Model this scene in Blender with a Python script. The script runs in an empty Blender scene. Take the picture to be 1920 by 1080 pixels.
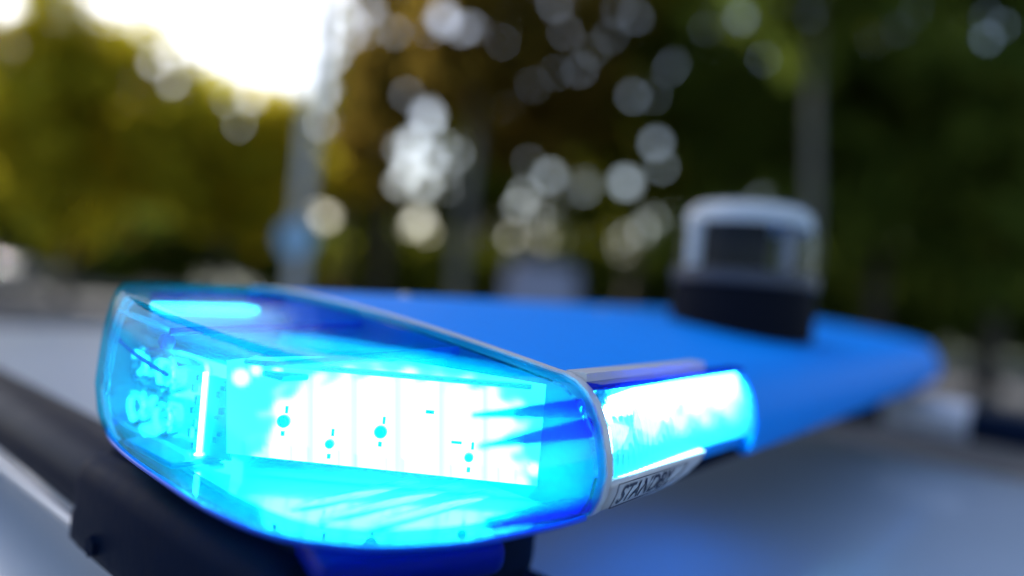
import bpy, bmesh, math, random
import numpy as np
from mathutils import Vector, Matrix

S = bpy.context.scene
COL = S.collection
rng = np.random.default_rng(7)
random.seed(7)

# ------------------------------------------------------------------ camera, sky, sun, exposure
FPX = 1280.0                                  # 24 mm lens on a 36 mm sensor, for a 1920 px wide frame
ROLL, PITCH, EYE = math.radians(5.14), math.radians(-0.63), 1.80
cam_d = bpy.data.cameras.new('camera')
cam = bpy.data.objects.new('camera', cam_d)
COL.objects.link(cam)
cam_d.sensor_width = 36.0
cam_d.lens = 24.0
cam_d.clip_start, cam_d.clip_end = 0.01, 3000
cam_d.dof.use_dof = True
cam_d.dof.focus_distance = 0.335
cam_d.dof.aperture_fstop = 1.24
cam_d.dof.aperture_blades = 0
cam.matrix_world = (Matrix.Translation((0, 0, EYE)) @ Matrix.Rotation(math.pi / 2 + PITCH, 4, 'X')
                    @ Matrix.Rotation(ROLL, 4, 'Z'))
S.camera = cam

SUN_AZ, SUN_EL = math.radians(-42), math.radians(44)     # from the left, a little ahead
w = bpy.data.worlds.new('World')
S.world = w
w.use_nodes = True
wn = w.node_tree
sky = wn.nodes.new('ShaderNodeTexSky')
sky.sky_type = 'NISHITA'
sky.sun_disc = False
sky.sun_elevation = SUN_EL
sky.sun_rotation = SUN_AZ
sky.dust_density = 2.5
sky.air_density = 1.0
wn.links.new(sky.outputs[0], wn.nodes['Background'].inputs[0])
wn.nodes['Background'].inputs[1].default_value = 0.15

sun_d = bpy.data.lights.new('sun', 'SUN')
sun_d.energy = 3.6
sun_d.angle = math.radians(0.6)
sun_d.color = (1.0, 0.95, 0.88)
sun = bpy.data.objects.new('sun', sun_d)
COL.objects.link(sun)
sd = Vector((math.sin(SUN_AZ) * math.cos(SUN_EL), math.cos(SUN_AZ) * math.cos(SUN_EL), math.sin(SUN_EL)))
sun.rotation_euler = sd.to_track_quat('Z', 'Y').to_euler()
sun.location = sd * 40

S.view_settings.view_transform = 'Standard'
S.view_settings.look = 'None'
S.view_settings.exposure = 1.2
S.view_settings.gamma = 1.0
S.cycles.use_denoising = True
S.cycles.max_bounces = 10
S.cycles.transparent_max_bounces = 24
S.cycles.transmission_bounces = 6
S.cycles.caustics_reflective = False
S.cycles.caustics_refractive = False
S.cycles.sample_clamp_indirect = 6.0

# ------------------------------------------------------------------ pixel helpers (1920 x 1080 photograph)
FWD = np.array([0, math.cos(PITCH), math.sin(PITCH)])
UP0 = np.cross([1., 0, 0], FWD)
RGT = np.array([1., 0, 0]) * math.cos(ROLL) + UP0 * math.sin(ROLL)
UPV = -np.array([1., 0, 0]) * math.sin(ROLL) + UP0 * math.cos(ROLL)
def at(px, py, Y):
    """point at forward distance Y (metres) in the direction of a photograph pixel"""
    r = FWD + RGT * (px - 960) / FPX - UPV * (py - 540) / FPX
    return np.array([0, 0, EYE]) + r * (Y / r[1])
def project(P):
    d = P - np.array([0, 0, EYE]); z = d @ FWD
    return 960 + FPX * (d @ RGT) / z, 540 - FPX * (d @ UPV) / z
def horizon(px): return 526 + 0.09 * (px - 960)

# the light bar's own frame: u along the bar, v across it, z measured from eye level
TH = math.atan(1043 / 1280.0)
UD = np.array([math.sin(TH), math.cos(TH), 0])
VD = np.array([-math.cos(TH), math.sin(TH), 0])
ORG = np.array([0.0254, 0.33, EYE])
ROTZ = math.atan2(UD[1], UD[0])

# ------------------------------------------------------------------ scene helpers
def tag(o, label=None, cat=None, group=None, kind=None):
    for k, v in (('label', label), ('category', cat), ('group', group), ('kind', kind)):
        if v: o[k] = v
    return o
def empty(name, loc, rz=0.0):
    o = bpy.data.objects.new(name, None)
    o.empty_display_size = 0.1
    COL.objects.link(o)
    o.location = loc; o.rotation_euler = (0, 0, rz)
    return o
def obj(name, me, mat, parent=None, smooth=None):
    o = bpy.data.objects.new(name, me)
    COL.objects.link(o)
    if mat is not None:
        me.materials.clear(); me.materials.append(mat)
    if parent is not None: o.parent = parent
    if smooth is not None: set_smooth(me, smooth)
    return o
def set_smooth(me, angle):
    me.polygons.foreach_set('use_smooth', [True] * len(me.polygons))
    if angle < 179:
        bm = bmesh.new(); bm.from_mesh(me)
        for e in bm.edges:
            if len(e.link_faces) == 2 and e.calc_face_angle(0) > math.radians(angle): e.smooth = False
        bm.to_mesh(me); bm.free()
def mesh(verts, faces, name='m'):
    me = bpy.data.meshes.new(name)
    me.from_pydata([tuple(map(float, v)) for v in verts], [], [tuple(map(int, f)) for f in faces])
    me.update()
    return me
def bm_mesh(bm, name='m', normals=True):
    if normals: bmesh.ops.recalc_face_normals(bm, faces=bm.faces)
    me = bpy.data.meshes.new(name); bm.to_mesh(me); bm.free()
    return me
def box(bm, c, s, M=None, bevel=0.0, seg=2):
    """box of size s centred at c, optionally turned by M, with bevelled edges"""
    r = bmesh.ops.create_cube(bm, size=1.0)
    for v in r['verts']: v.co = Vector((v.co.x * s[0], v.co.y * s[1], v.co.z * s[2]))
    vs = r['verts']
    if bevel:
        ed = list({e for v in vs for e in v.link_edges})
        b = bmesh.ops.bevel(bm, geom=ed, offset=bevel, segments=seg, affect='EDGES', profile=0.5)
        vs = list({v for f in b['faces'] for v in f.verts} | {v for v in vs if v.is_valid})
    for v in vs:
        if M is not None: v.co = M @ v.co
        v.co += Vector(c)
    return vs
def boxm(c, s, M=None, bevel=0.0, seg=2):
    bm = bmesh.new(); box(bm, c, s, M, bevel, seg); return bm_mesh(bm)
def lathe(profile, n=32, M=None, c=(0, 0, 0)):
    """profile of (r, z) turned about z"""
    V, Fc = [], []
    for r, z in profile:
        for k in range(n):
            a = 2 * math.pi * k / n
            p = Vector((r * math.cos(a), r * math.sin(a), z))
            if M is not None: p = M @ p
            V.append(p + Vector(c))
    for i in range(len(profile) - 1):
        for k in range(n):
            k2 = (k + 1) % n
            Fc.append((i * n + k, i * n + k2, (i + 1) * n + k2, (i + 1) * n + k))
    bm = bmesh.new()
    bv = [bm.verts.new(p) for p in V]
    for f in Fc: bm.faces.new([bv[i] for i in f])
    bmesh.ops.remove_doubles(bm, verts=bm.verts, dist=1e-6)
    bmesh.ops.dissolve_degenerate(bm, edges=bm.edges, dist=1e-7)
    return bm_mesh(bm)
def tube(path, rad, n=10, flat=1.0):
    """tube along a path with a radius per point"""
    P = [Vector(p) for p in path]
    V, Fc = [], []
    up = Vector((0, 0, 1))
    for i, p in enumerate(P):
        t = (P[min(i + 1, len(P) - 1)] - P[max(i - 1, 0)]).normalized()
        a = t.cross(up)
        if a.length < 1e-3: a = Vector((1, 0, 0))
        a.normalize(); b = a.cross(t).normalized()
        r = rad[i] if hasattr(rad, '__len__') else rad
        for k in range(n):
            th = 2 * math.pi * k / n
            V.append(p + a * (r * math.cos(th)) + b * (r * flat * math.sin(th)))
    for i in range(len(P) - 1):
        for k in range(n):
            k2 = (k + 1) % n
            Fc.append((i * n + k, i * n + k2, (i + 1) * n + k2, (i + 1) * n + k))
    Fc.append(tuple(range(n - 1, -1, -1)))
    Fc.append(tuple((len(P) - 1) * n + k for k in range(n)))
    return mesh(V, Fc)

# ------------------------------------------------------------------ materials
MATS = {}
def nodes(name):
    m = bpy.data.materials.new(name); m.use_nodes = True
    MATS[name] = m
    return m, m.node_tree.nodes, m.node_tree.links
def plain(name, col, rough=0.5, metal=0.0, coat=0.0, spec=0.5, var=0.0, scale=20.0, bump=0.0):
    m, N, L = nodes(name)
    b = N['Principled BSDF']
    b.inputs['Base Color'].default_value = (*col, 1)
    b.inputs['Roughness'].default_value = rough
    b.inputs['Metallic'].default_value = metal
    b.inputs['Coat Weight'].default_value = coat
    b.inputs['Coat Roughness'].default_value = 0.04
    b.inputs['Specular IOR Level'].default_value = spec
    tc = N.new('ShaderNodeTexCoord'); nz = N.new('ShaderNodeTexNoise')
    nz.inputs['Scale'].default_value = scale; nz.inputs['Detail'].default_value = 6
    L.new(tc.outputs['Object'], nz.inputs['Vector'])
    if var:
        mx = N.new('ShaderNodeMix'); mx.data_type = 'RGBA'
        mx.inputs[6].default_value = (*[c * (1 - var) for c in col], 1)
        mx.inputs[7].default_value = (*[min(1, c * (1 + var)) for c in col], 1)
        L.new(nz.outputs['Fac'], mx.inputs[0]); L.new(mx.outputs[2], b.inputs['Base Color'])
        mr = N.new('ShaderNodeMapRange')
        mr.inputs[3].default_value = max(0.02, rough * (1 - var)); mr.inputs[4].default_value = min(1, rough * (1 + var))
        L.new(nz.outputs['Fac'], mr.inputs[0]); L.new(mr.outputs[0], b.inputs['Roughness'])
    if bump:
        bp = N.new('ShaderNodeBump'); bp.inputs['Strength'].default_value = bump; bp.inputs['Distance'].default_value = 0.002
        L.new(nz.outputs['Fac'], bp.inputs['Height']); L.new(bp.outputs[0], b.inputs['Normal'])
    return m
def clear(name, tint, scatter_col, scatter=0.08, rough=0.03, f0=0.035, dust=0.0, graze=0.80):
    """thin clear plastic: tinted see-through, a little scattering, fresnel gloss"""
    m, N, L = nodes(name)
    N.remove(N['Principled BSDF']); out = N['Material Output']
    tr = N.new('ShaderNodeBsdfTransparent'); tr.inputs[0].default_value = (*tint, 1)
    tl = N.new('ShaderNodeBsdfTranslucent'); tl.inputs[0].default_value = (*scatter_col, 1)
    mx = N.new('ShaderNodeMixShader'); mx.inputs[0].default_value = scatter
    gl = N.new('ShaderNodeBsdfGlossy'); gl.inputs['Roughness'].default_value = rough
    lw = N.new('ShaderNodeLayerWeight'); lw.inputs['Blend'].default_value = 0.5
    pw = N.new('ShaderNodeMath'); pw.operation = 'POWER'; pw.inputs[1].default_value = 5.0
    fr = N.new('ShaderNodeMath'); fr.operation = 'MULTIPLY_ADD'; fr.inputs[1].default_value = graze; fr.inputs[2].default_value = f0
    L.new(lw.outputs['Facing'], pw.inputs[0]); L.new(pw.outputs[0], fr.inputs[0])
    m2 = N.new('ShaderNodeMixShader')
    if dust:
        tc = N.new('ShaderNodeTexCoord'); nz = N.new('ShaderNodeTexNoise'); nz.inputs['Scale'].default_value = 900; nz.inputs['Detail'].default_value = 3
        n2 = N.new('ShaderNodeTexNoise'); n2.inputs['Scale'].default_value = 35; n2.inputs['Detail'].default_value = 5
        L.new(tc.outputs['Object'], nz.inputs['Vector']); L.new(tc.outputs['Object'], n2.inputs['Vector'])
        mr = N.new('ShaderNodeMapRange'); mr.inputs[1].default_value = 0.66; mr.inputs[2].default_value = 0.74
        mr.inputs[3].default_value = 0.0; mr.inputs[4].default_value = dust
        L.new(nz.outputs[0], mr.inputs[0])
        md_ = N.new('ShaderNodeMath'); md_.operation = 'MULTIPLY_ADD'; md_.inputs[1].default_value = scatter * .9
        L.new(n2.outputs[0], md_.inputs[0]); L.new(mr.outputs[0], md_.inputs[2])
        ad = N.new('ShaderNodeMath'); ad.operation = 'ADD'; ad.inputs[1].default_value = scatter * .5
        L.new(md_.outputs[0], ad.inputs[0]); L.new(ad.outputs[0], mx.inputs[0])
    L.new(tr.outputs[0], mx.inputs[1]); L.new(tl.outputs[0], mx.inputs[2])
    L.new(fr.outputs[0], m2.inputs[0]); L.new(mx.outputs[0], m2.inputs[1]); L.new(gl.outputs[0], m2.inputs[2])
    L.new(m2.outputs[0], out.inputs['Surface'])
    return m
def glow(name, col, strength):
    m, N, L = nodes(name)
    N.remove(N['Principled BSDF'])
    e = N.new('ShaderNodeEmission'); e.inputs[0].default_value = (*col, 1); e.inputs[1].default_value = strength
    L.new(e.outputs[0], N['Material Output'].inputs['Surface'])
    return m
def leafmat(name, c1, c2, c3, trans=0.45):
    m, N, L = nodes(name)
    N.remove(N['Principled BSDF'])
    ge = N.new('ShaderNodeNewGeometry'); rp = N.new('ShaderNodeValToRGB')
    rp.color_ramp.elements[0].color = (*c1, 1); rp.color_ramp.elements[1].color = (*c3, 1)
    e = rp.color_ramp.elements.new(0.55); e.color = (*c2, 1)
    L.new(ge.outputs['Random Per Island'], rp.inputs[0])
    d = N.new('ShaderNodeBsdfDiffuse'); t = N.new('ShaderNodeBsdfTranslucent')
    mx = N.new('ShaderNodeMixShader'); mx.inputs[0].default_value = trans
    L.new(rp.outputs[0], d.inputs[0]); L.new(rp.outputs[0], t.inputs[0])
    L.new(d.outputs[0], mx.inputs[1]); L.new(t.outputs[0], mx.inputs[2])
    L.new(mx.outputs[0], N['Material Output'].inputs['Surface'])
    return m

LEDC = (0.30, 0.82, 1.0)
M_LENS = clear('blue lens plastic', (0.24, 0.84, 1.0), (0.01, 0.78, 1.0), 0.045, 0.03, 0.025, 0.06, 0.16)
M_EDGE = clear('frosted lens edge highlight', (0.55, 0.93, 1.0), (0.45, 0.95, 1.0), 0.45, 0.05)  # whitish tint stands in for light caught along the lens rim
M_RIBD = plain('solid blue rib', (0.001, 0.07, 0.62), 0.3, 0, 0, 0.3)
M_GLOWBLK = plain('deep blue glow block', (0.0, 0.008, 0.17), 0.4, 0, 0, 0.04)
M_RIB = clear('blue lens rib plastic', (0.03, 0.22, 0.80), (0.005, 0.20, 1.0), 0.06, 0.06)
M_FLUTE = clear('fluted blue lens plastic', (0.07, 0.46, 1.0), (0.05, 0.66, 1.0), 0.20, 0.05)
_n = M_FLUTE.node_tree
_rf = _n.nodes.new('ShaderNodeBsdfRefraction'); _rf.inputs['Color'].default_value = (0.07, 0.46, 1.0, 1); _rf.inputs['IOR'].default_value = 1.22; _rf.inputs['Roughness'].default_value = 0.12
_mx = _n.nodes.new('ShaderNodeMixShader'); _mx.inputs[0].default_value = 0.60
_tr = [x for x in _n.nodes if x.type == 'BSDF_TRANSPARENT'][0]; _dst = _tr.outputs[0].links[0].to_socket
_n.links.new(_tr.outputs[0], _mx.inputs[1]); _n.links.new(_rf.outputs[0], _mx.inputs[2]); _n.links.new(_mx.outputs[0], _dst)
M_OPTIC = clear('clear collimator', (0.86, 0.96, 1.0), (0.5, 0.85, 1.0), 0.12, 0.02)
M_COVER = plain('blue cover plastic', (0.0, 0.225, 0.76), 0.50, 0, 0.0, 0.05, 0.06, 60, 0.02)
M_TRIM = plain('silver grey trim', (0.50, 0.50, 0.53), 0.38, 0.25, 0, 0.5, 0.05, 80)
M_BLACK = plain('black plastic', (0.003, 0.008, 0.024), 0.5, 0, 0, 0.02, 0.2, 90, 0.15)
M_RAIL = plain('black satin rail', (0.003, 0.008, 0.022), 0.42, 0, 0.0, 0.03, 0.15, 30, 0.03)
M_RAIL.node_tree.nodes['Principled BSDF'].inputs['Specular Tint'].default_value = (0.45, 0.62, 1.0, 1)
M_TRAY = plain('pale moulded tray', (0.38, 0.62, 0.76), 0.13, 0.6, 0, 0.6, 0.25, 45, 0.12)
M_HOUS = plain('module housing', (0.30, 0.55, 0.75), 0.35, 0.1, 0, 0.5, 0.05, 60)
M_DARKB = plain('dark blue board', (0.004, 0.03, 0.20), 0.4, 0, 0, 0.5, 0.15, 80)
M_SPILL = glow('added blue spill light', (0.01, 0.22, 1.0), 5.0)
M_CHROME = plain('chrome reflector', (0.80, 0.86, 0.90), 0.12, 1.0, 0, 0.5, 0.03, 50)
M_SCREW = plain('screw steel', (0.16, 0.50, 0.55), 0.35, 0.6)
M_INK = plain('dark ink', (0.015, 0.02, 0.05), 0.5)
M_LED = glow('led light', LEDC, 30.0)
M_PANEL = glow('led panel', LEDC, 30.0)
_n = M_PANEL.node_tree; _at = _n.nodes.new('ShaderNodeAttribute'); _at.attribute_name = 'power'
_mu = _n.nodes.new('ShaderNodeMath'); _mu.operation = 'MULTIPLY'; _mu.inputs[1].default_value = 36.0
_n.links.new(_at.outputs['Fac'], _mu.inputs[0])
_n.links.new(_mu.outputs[0], [x for x in _n.nodes if x.type == 'EMISSION'][0].inputs[1])
M_LEDW = glow('weak led light', LEDC, 3.2)
M_LEDS = glow('side led light', LEDC, 52.0)
M_LEDB = glow('dim led panel', LEDC, 4.2)
M_PAINT = plain('silver blue car paint', (0.29, 0.35, 0.43), 0.42, 0.0, 0.35, 0.30, 0.03, 9)
M_CGLASS = plain('dark car glass', (0.01, 0.012, 0.015), 0.06, 0, 0, 0.6)
M_TYRE = plain('tyre rubber', (0.015, 0.015, 0.016), 0.8)
M_RIM = plain('wheel rim', (0.45, 0.45, 0.47), 0.3, 0.9)
M_RED = plain('red lamp plastic', (0.45, 0.01, 0.012), 0.2)
M_HEAD = plain('headlamp glass', (0.7, 0.72, 0.75), 0.1, 0.3)
M_WHITEP = plain('white car paint', (0.36, 0.37, 0.39), 0.5, 0, 0.2)
M_NAVYP = plain('navy van paint', (0.006, 0.012, 0.035), 0.3, 0, 0.8)
M_REDP = plain('dark red car paint', (0.22, 0.006, 0.03), 0.3, 0, 0.8)

# ------------------------------------------------------------------ ground
def ground_mat(name, c1, c2, scale, rough=0.9, bump=0.3):
    m, N, L = nodes(name)
    b = N['Principled BSDF']; b.inputs['Roughness'].default_value = rough
    tc = N.new('ShaderNodeTexCoord'); n1 = N.new('ShaderNodeTexNoise'); n2 = N.new('ShaderNodeTexNoise')
    n1.inputs['Scale'].default_value = scale; n1.inputs['Detail'].default_value = 8
    n2.inputs['Scale'].default_value = 0.35; n2.inputs['Detail'].default_value = 4
    for n in (n1, n2): L.new(tc.outputs['Object'], n.inputs['Vector'])
    mm = N.new('ShaderNodeMath'); mm.operation = 'MULTIPLY'
    L.new(n1.outputs[0], mm.inputs[0]); L.new(n2.outputs[0], mm.inputs[1])
    rp = N.new('ShaderNodeValToRGB')
    rp.color_ramp.elements[0].position = 0.12; rp.color_ramp.elements[1].position = 0.42
    rp.color_ramp.elements[0].color = (*c1, 1); rp.color_ramp.elements[1].color = (*c2, 1)
    L.new(mm.outputs[0], rp.inputs[0]); L.new(rp.outputs[0], b.inputs['Base Color'])
    bp = N.new('ShaderNodeBump'); bp.inputs['Strength'].default_value = bump; bp.inputs['Distance'].default_value = 0.01
    L.new(n1.outputs[0], bp.inputs['Height']); L.new(bp.outputs[0], b.inputs['Normal'])
    return m
M_ASPH = ground_mat('asphalt', (0.05, 0.05, 0.055), (0.085, 0.085, 0.09), 60)
M_VERGE = ground_mat('grass verge', (0.015, 0.022, 0.007), (0.04, 0.05, 0.015), 8)
M_KERB = ground_mat('concrete kerb', (0.25, 0.25, 0.24), (0.36, 0.355, 0.34), 30)

g = obj('road', mesh([(-900, -900, 0), (900, -900, 0), (900, 900, 0), (-900, 900, 0)], [(0, 1, 2, 3)]), M_ASPH)
tag(g, kind='structure')
g = obj('grass_verge', boxm((0, 125, 0.02), (700, 200.0, 0.2)), M_VERGE)       # begins 25 m out
tag(g, kind='structure')
g = obj('kerb', boxm((0, 24.9, 0.03), (700, 0.16, 0.22), None, 0.015), M_KERB)
tag(g, kind='structure')

# ------------------------------------------------------------------ cars (one loft: body, roof, glass)
def make_car(name, loc, rz, paint, stations, belt=0.95, wb=0.88, fine=1, screen=None):
    """stations: (y, top z, half width at top, type) ; the front of the car is -y"""
    root = empty(name, loc, rz)
    ys = [s[0] for s in stations]
    st = []
    for i in range(len(stations) - 1):
        a, b = stations[i], stations[i + 1]
        n = fine * (4 if b[3] == 'roof' else 2)
        for k in range(n):
            t = k / n
            st.append((a[0] + (b[0] - a[0]) * t, None, None, b[3]))
    st.append(stations[-1])
    zt = [s[1] for s in stations]; wt = [s[2] for s in stations]
    # smooth interpolation of the roof line
    def interp(y, arr):
        return float(np.interp(y, ys, arr))
    rows = []
    for (y, _, _, ty) in st:
        z = 0.5 * interp(y, zt) + 0.25 * (interp(y - 0.06, zt) + interp(y + 0.06, zt))
        W = interp(y, wt)
        zb = min(belt, z - 0.10)
        k = max(0.0, min(1.0, (z - zb - 0.10) / 0.5))
        wbb = wb * (1 - 0.10 * max(0, abs(y) - 1.6))
        rows.append([(0, y, z), (W * .35, y, z - .003), (W * .62, y, z - .010), (W * .80, y, z - .018), (W * .90, y, z - .028),
                     (W * .96, y, z - .042), (W, y, z - .065), (W + .02, y, z - .095),
                     (wbb - .01, y, zb), (wbb + .015, y, zb - .04), (wbb + .03, y, zb * .68), (wbb, y, .34), (wbb - .06, y, .24)])
    J = len(rows[0])
    sets = {'body': [], 'roof': [], 'window': [], 'windscreen': []}
    for i in range(len(rows) - 1):
        ty = st[i][3]
        for j in range(J - 1):
            for sgn in (1, -1):
                q = [rows[i][j], rows[i + 1][j], rows[i + 1][j + 1], rows[i][j + 1]]
                q = [(x * sgn, y, z) for x, y, z in q]
                if sgn == 1: q = q[::-1]
                if j <= 6 and ty == 'roof': k = 'roof'
                elif j <= 4 and ty == 'glass': k = 'windscreen'
                elif j == 7 and ty in ('roof',): k = 'window'
                else: k = 'body'
                sets[k].append(q)
    for k, qs in sets.items():
        bm = bmesh.new()
        groups = {}
        for q in qs:
            bm.faces.new([bm.verts.new(p) for p in q])
        if k == 'body':
            for e in (0, -1):
                r = rows[e]
                loop = [(x, y, z) for x, y, z in r] + [(-x, y, z) for x, y, z in r[::-1][:-1]]
                bm.faces.new([bm.verts.new(p) for p in loop])
        bmesh.ops.remove_doubles(bm, verts=bm.verts, dist=1e-4)
        if k == 'window':
            for sgn in (1, -1):
                b2 = bm.copy()
                bmesh.ops.delete(b2, geom=[v for v in b2.verts if v.co.x * sgn < 0], context='VERTS')
                obj('window', bm_mesh(b2, normals=False), M_CGLASS, root, 35)
            bm.free(); continue
        if k == 'windscreen':
            mid = 0.5 * (ys[0] + ys[-1])
            for sgn, nm in ((-1, 'windscreen'), (1, 'rear_window')):
                b2 = bm.copy()
                bmesh.ops.delete(b2, geom=[v for v in b2.verts if (v.co.y - mid) * sgn < 0], context='VERTS')
                if len(b2.faces): obj(nm, bm_mesh(b2, normals=False), screen or M_CGLASS, root, 35)
                else: b2.free()
            bm.free(); continue
        me = bm_mesh(bm, normals=False)
        obj(k, me, paint, root, 40)
    yf, yr = ys[0], ys[-1]
    prof = [(0.0, -.1), (.20, -.1), (.30, -.1), (.325, -.07), (.325, .07), (.30, .1), (.19, .1)]
    tyre = lathe(prof, 28); rim = lathe([(0, .085), (.05, .09), (.06, .07), (.17, .05), (.20, .095)], 20)
    for m_ in (tyre, rim): set_smooth(m_, 40)
    for x in (-1, 1):
        for y in (yf + .85, yr - .85):
            t = obj('wheel', tyre, M_TYRE, root)
            t.location = (x * (wb - .06), y, .325); t.rotation_euler = (0, math.pi / 2 * x, 0)
            r = obj('rim', rim, M_RIM, t)
        hl = obj('headlight', boxm((x * wb * .70, yf + .0, .66), (.30, .10, .14), None, .03), M_HEAD, root, 40)
        tl = obj('tail_light', boxm((x * wb * .78, yr + .0, .84), (.20, .06, .24), None, .02), M_RED, root, 40)
    for y, nm in ((yf, 'bumper'), (yr, 'bumper')):
        obj(nm, boxm((0, y, .42), (wb * 1.9, .12, .22), None, .04), paint, root, 40)
    return root

WAGON = [(-2.30, .70, .60, 'body'), (-2.22, .84, .66, 'body'), (-1.30, 1.00, .74, 'body'), (-.62, 1.565, .60, 'glass'),
         (-.30, 1.595, .62, 'roof'), (.5, 1.605, .63, 'roof'), (1.3, 1.595, .62, 'roof'), (2.05, 1.56, .60, 'roof'),
         (2.42, 1.02, .70, 'glass'), (2.50, .80, .70, 'body'), (2.52, .42, .68, 'body')]
UMID = 0.46
pc_loc = ORG + UD * UMID; pc_loc[2] = 0
police_car = make_car('patrol_car', tuple(pc_loc), ROTZ, M_PAINT, WAGON, fine=3)
tag(police_car, 'silver blue car whose roof carries the blue light bar', 'car')

RAILU, RAILZ = -0.078, -0.156            # rail centre in the bar's frame
def rail(x):
    P, Rr = [], []
    z0 = EYE + RAILZ
    pts = [(-.42, 1.585), (-.36, 1.615), (-.26, z0 - .004), (0, z0), (.6, z0 + .002), (1.2, z0 - .008), (1.6, z0 - .02), (1.72, 1.585), (1.78, 1.55)]
    yy = np.linspace(-.42, 1.78, 60)
    zz = np.interp(yy, [p[0] for p in pts], [p[1] for p in pts])
    zz = np.convolve(np.pad(zz, 2, mode='edge'), np.ones(5) / 5, 'valid')
    r = obj('roof_rail', tube([(x, y, z) for y, z in zip(yy, zz)], .031, 18, .80), M_RAIL, police_car, 60)
    obj('rail_foot', boxm((x, .95, z0 - .025), (.035, .14, .06), None, .01), M_RAIL, r, 40)
    sg = 1 if x > 0 else -1
    obj('rail_edge_highlight', tube([(x + sg * .031, y, z0 - .017) for y in np.linspace(-.25, 1.55, 30)], .0035, 8), M_TRIM, r, 60)  # silver strip drawn for the highlight along the rail's lower edge
    if x > 0: obj('rail_highlight', tube([(x, y, z0 + .002) for y in np.linspace(-.085, .03, 6)], .036, 18, .85), M_TRIM, r, 50)  # silver sleeve in place of a highlight on the dark rail
    # bright weather strip beside the rail
    obj('drip_moulding', tube([(x * 1.075, y, 1.562) for y in np.linspace(-.4, 1.9, 20)], .007, 8, .6), M_TRIM, r, 60)
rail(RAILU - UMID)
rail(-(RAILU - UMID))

# ------------------------------------------------------------------ the light bar
ZB = -0.107
bar = empty('light_bar', tuple(ORG + np.array([0, 0, ZB])), ROTZ)
tag(bar, 'blue emergency light bar with glowing end lens across the car roof', 'light bar')
def L3(u, v, z): return (u, v, z - ZB)
def bpart(name, me, mat, parent=None, smooth=None, shift=True):
    if shift:
        for v in me.vertices: v.co.z -= ZB
    return obj(name, me, mat, parent or bar, smooth)

CTRL = [(0, -.0317), (-.042, -.0250), (-.074, -.0150), (-.103, .003), (-.122, .026), (-.131, .050), (-.1345, .085), (-.1335, .125),
        (-.129, .184), (-.119, .232), (-.100, .264), (-.064, .284), (0, .292)]
def catmull(P, n):
    P = [np.array(p, float) for p in P]
    Q = [2 * P[0] - P[1]] + P + [2 * P[-1] - P[-2]]
    # mirror about u = 0 so that the tangent at the seam runs along the bar
    Q[0] = np.array([-P[1][0], P[1][1]]); Q[-1] = np.array([-P[-2][0], P[-2][1]])
    out = []
    for i in range(1, len(Q) - 2):
        for k in range(n):
            t = k / n
            a, b, c, d = Q[i - 1:i + 3]
            out.append(0.5 * ((2 * b) + (-a + c) * t + (2 * a - 5 * b + 4 * c - d) * t * t + (-a + 3 * b - 3 * c + d) * t ** 3))
    out.append(P[-1])
    return np.array(out)
OUT = catmull(CTRL, 7)
tang = np.gradient(OUT, axis=0); tang[0] = (-1, 0); tang[-1] = (1, 0)
tang /= np.linalg.norm(tang, axis=1)[:, None]
INW = np.stack([tang[:, 1], -tang[:, 0]], 1)          # points into the bar
if INW[0][1] < 0: INW = -INW
MID = np.array([0, .13])
SIDE = [(.0075, 0.0), (.0055, .03), (.0020, .15), (.0, .33), (.0016, .48), (.005, .67), (.0095, .80), (.0150, .90), (.021, .965), (.028, 1.0)]
def zsh(v): return -.0428 + .0205 * min(1.0, max(0.0, v / .25))     # shoulder height rises to the back
def ztop(u, v, f):
    """top sheet: f = 0 at the shoulder, 1 at the middle of the seam"""
    return zsh(v) + .0045 * math.sin(f * math.pi / 2)
def sharp(i):
    t = min(1.0, max(0.0, (OUT[i][1] - .0) / .16)); t = t * t * (3 - 2 * t)
    return 1 - .68 * t
def bar_rows(inset=0.0, top=True, zlift=0.0, kmax=1.0):
    rows = []
    for d, k in SIDE:
        if k > kmax: break
        rows.append([(p[0] + n[0] * (d * (sharp(i) if k > .4 else 1) + inset), p[1] + n[1] * (d * (sharp(i) if k > .4 else 1) + inset), -.1055 + zlift + k * (zsh(p[1]) + .1055 - zlift - inset))
                     for i, (p, n) in enumerate(zip(OUT, INW))])
    if top:
        sh = np.array(rows[-1])
        for f in (.06, .15, .28, .42, .58, .74, .88, 1.0):
            r = []
            for (x, y, z) in sh:
                x2, y2 = x + (MID[0] - x) * f, y + (MID[1] - y) * f
                r.append((x2, y2, ztop(x2, y2, f) - inset))
            rows.append(r)
    for r in rows:                                        # the seam ends lie exactly in the plane u = 0
        for e in (0, -1): r[e] = (0.0, r[e][1], r[e][2])
    return rows
def loft(rows, flip=False):
    n = len(rows[0]); V = [p for r in rows for p in r]; Fc = []
    for i in range(len(rows) - 1):
        for k in range(n - 1):
            f = (i * n + k, (i + 1) * n + k, (i + 1) * n + k + 1, i * n + k + 1)
            Fc.append(f if flip else f[::-1])
    bm = bmesh.new(); bv = [bm.verts.new(p) for p in V]
    for f in Fc: bm.faces.new([bv[i] for i in f])
    bmesh.ops.remove_doubles(bm, verts=bm.verts, dist=1e-6)
    bmesh.ops.dissolve_degenerate(bm, edges=bm.edges, dist=1e-7)
    return bm_mesh(bm)

lens = bpart('end_lens', loft(bar_rows()), M_LENS, None, 50)
lens['label'] = 'glowing translucent blue end lens'
md = lens.modifiers.new('thick', 'SOLIDIFY'); md.thickness = .003; md.offset = -1; md.use_rim = True
# clean moulded lip at the foot of the lens
bpart('lens_lip', tube([(p[0] + n[0] * .0088, p[1] + n[1] * .0088, -.1068) for p, n in zip(OUT, INW)], .0014, 10), M_RIBD, lens, 60)

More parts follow.
